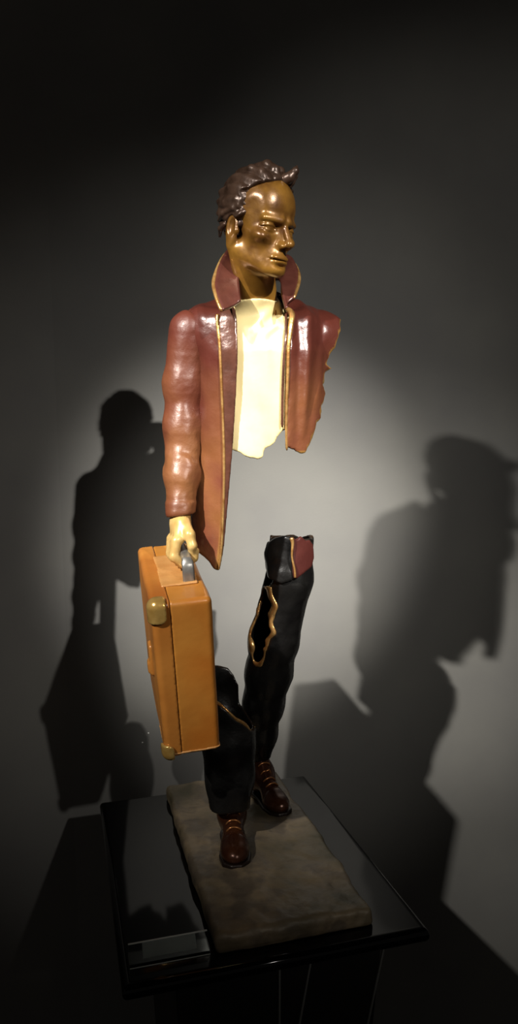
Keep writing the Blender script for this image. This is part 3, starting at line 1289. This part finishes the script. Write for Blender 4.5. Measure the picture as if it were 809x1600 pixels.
def case_d(Q, g=0.0):
    t = (Q[:, 2]/CDIM[2])
    s = 1+.03*t
    q = Q.copy()
    q[:, 0] = q[:, 0]/s
    bul = .0025*(1-(Q[:, 1]/CDIM[1])**2)*(1-np.clip(np.abs(t), 0, 1)**2)
    return rbox(q, (0, 0, 0), CDIM+g, .010+g)-bul


XS = -.020


def f_case(P):
    Q = cl_(P)
    d = case_d(Q)+noise3(P, 40, 28)*.0011
    d = smax(d, XS-Q[:, 0], .0014)
    return d


def f_lid(P):
    Q = cl_(P)
    d = case_d(Q, .0012)+noise3(P, 40, 28)*.0011
    d = smax(d, Q[:, 0]-XS+.0006, .0014)
    return d


blo, bhi = (-.24, -.27, .20), (.03, .17, .68)
part('body', m_case, f_case, blo, bhi, .0022, parent=sq)
part('lid', m_casel, f_lid, blo, bhi, .0022, parent=sq)
# raised plate round the handle on the top face


def f_plate(P):
    Q = cl_(P)
    d = np.abs(case_d(Q)-.0012)-.0022
    d = np.maximum(d, -Q[:, 2]+.1)
    return smax(d, np.maximum(np.abs(Q[:, 1]+.005)-.083, np.abs(Q[:, 0]-.006)-.033)+noise3(P, 60, 29)*.001, .002)


part('handle_plate', m_plate, f_plate, (-.2, -.24, .5), (.02, .18, .68), .0026, parent=sq)


def f_piping(P):
    Q = cl_(P)
    d = np.abs(case_d(Q))
    e = np.abs(Q[:, 1]+CDIM[1]-.010)
    b = np.sqrt(d*d+(Q[:, 2]+CDIM[2]-.008)**2)-.0022
    return np.maximum(b, np.abs(Q[:, 1])-.2)


part('piping', m_plate, f_piping, blo, bhi, .0028, parent=sq)
for sy, sz in ((-1, 1), (-1, -1)):
    c = np.array([-CDIM[0]+.004, sy*CDIM[1], sz*CDIM[2]])

    def f_corner(P):
        Q = cl_(P)
        d = np.abs(case_d(Q, .0012)-.0026)-.0032
        hgt_ = .030 if sz > 0 else .022
        m = rbox(Q, (c[0]-.004, c[1], c[2]-sz*.006), (.0235 if sz > 0 else .017, .018, hgt_), .010)
        return smax(d, m, .003)
    cc_ = cw(*c)
    part('corner_cap', m_brass, f_corner, cc_-.06, cc_+.06, .0021, parent=sq)
# latch on the outer side
lt = cw(-CDIM[0]-.002, -.02, -.03)


def f_latch(P):
    Q = cl_(P)
    return smin(rbox(Q, (-CDIM[0]-.003, -.085, .015), (.006, .014, .030), .004), rbox(Q, (-CDIM[0]-.007, -.085, .0), (.006, .010, .012), .004), .003)


part('latch', m_casel, f_latch, (-.23, -.24, .3), (-.1, .03, .55), .0024, parent=sq)

# handle: a worn metal strap bent over the grip
gy = [(-.072, .146, 0), (-.078, .172, 0), (-.074, .200, 0), (-.050, .206, 0), (0, .203, 0), (.03, .200, 0), (.046, .190, 0), (.052, .170, 0), (.050, .148, 0)]
HBq = (CM.T@(HB-CP))
bm = bmesh.new()
pts = catm([np.array([HBq[0], HBq[1]+a+.006, b+HBq[2]-.203]) for a, b, c in gy], 6)
rows = []
for i, p in enumerate(pts):
    t = pts[min(i+1, len(pts)-1)]-pts[max(i-1, 0)]
    t = t/np.linalg.norm(t)
    n = np.array([0, -t[2], t[1]])
    wd, th = .0105, .0035
    k = abs(i/(len(pts)-1)-.5)*2
    if k < .45:
        wd, th = .0085, .0065
    rows.append([bm.verts.new(cw(*(p+np.array([x*wd, 0, 0])+n*y*th))) for x, y in ((-1, -.6), (-.7, -1), (.7, -1), (1, -.6), (1, .6), (.7, 1), (-.7, 1), (-1, .6))])
for i in range(len(rows)-1):
    for k in range(8):
        bm.faces.new((rows[i][k], rows[i][(k+1) % 8], rows[i+1][(k+1) % 8], rows[i+1][k]))
bm.faces.new(rows[0])
bm.faces.new(rows[-1])
finish('handle', bm, m_steel, sq)

# ------------------------------------------------------------------ labels of the parts that look different
for o in list(col.objects):
    k = o.name.split('.')[0]
    t = {'hand': 'pale gold hand closed round the suitcase handle', 'hair': 'dark brown swept back hair',
         'shirt': 'cream shirt front with a ragged lower edge', 'jacket_scrap': 'dark red scrap of jacket left on the hip',
         'corner_cap': 'brass corner cap', 'handle': 'grey metal handle', 'torn_rim': 'gold rim of a tear',
         'gold_edging': 'polished gold edging', 'gold_rim': 'polished gold collar rim', 'lace': 'copper coloured bootlace',
         'rock_base': 'rough earth brown base', 'card': 'grey card behind the clear pane'}.get(k)
    if t:
        o['label'] = t
tl['label'] = 'black trailing trouser leg with a large gold rimmed tear'
tr['label'] = 'black leading trouser leg torn open at the knee'
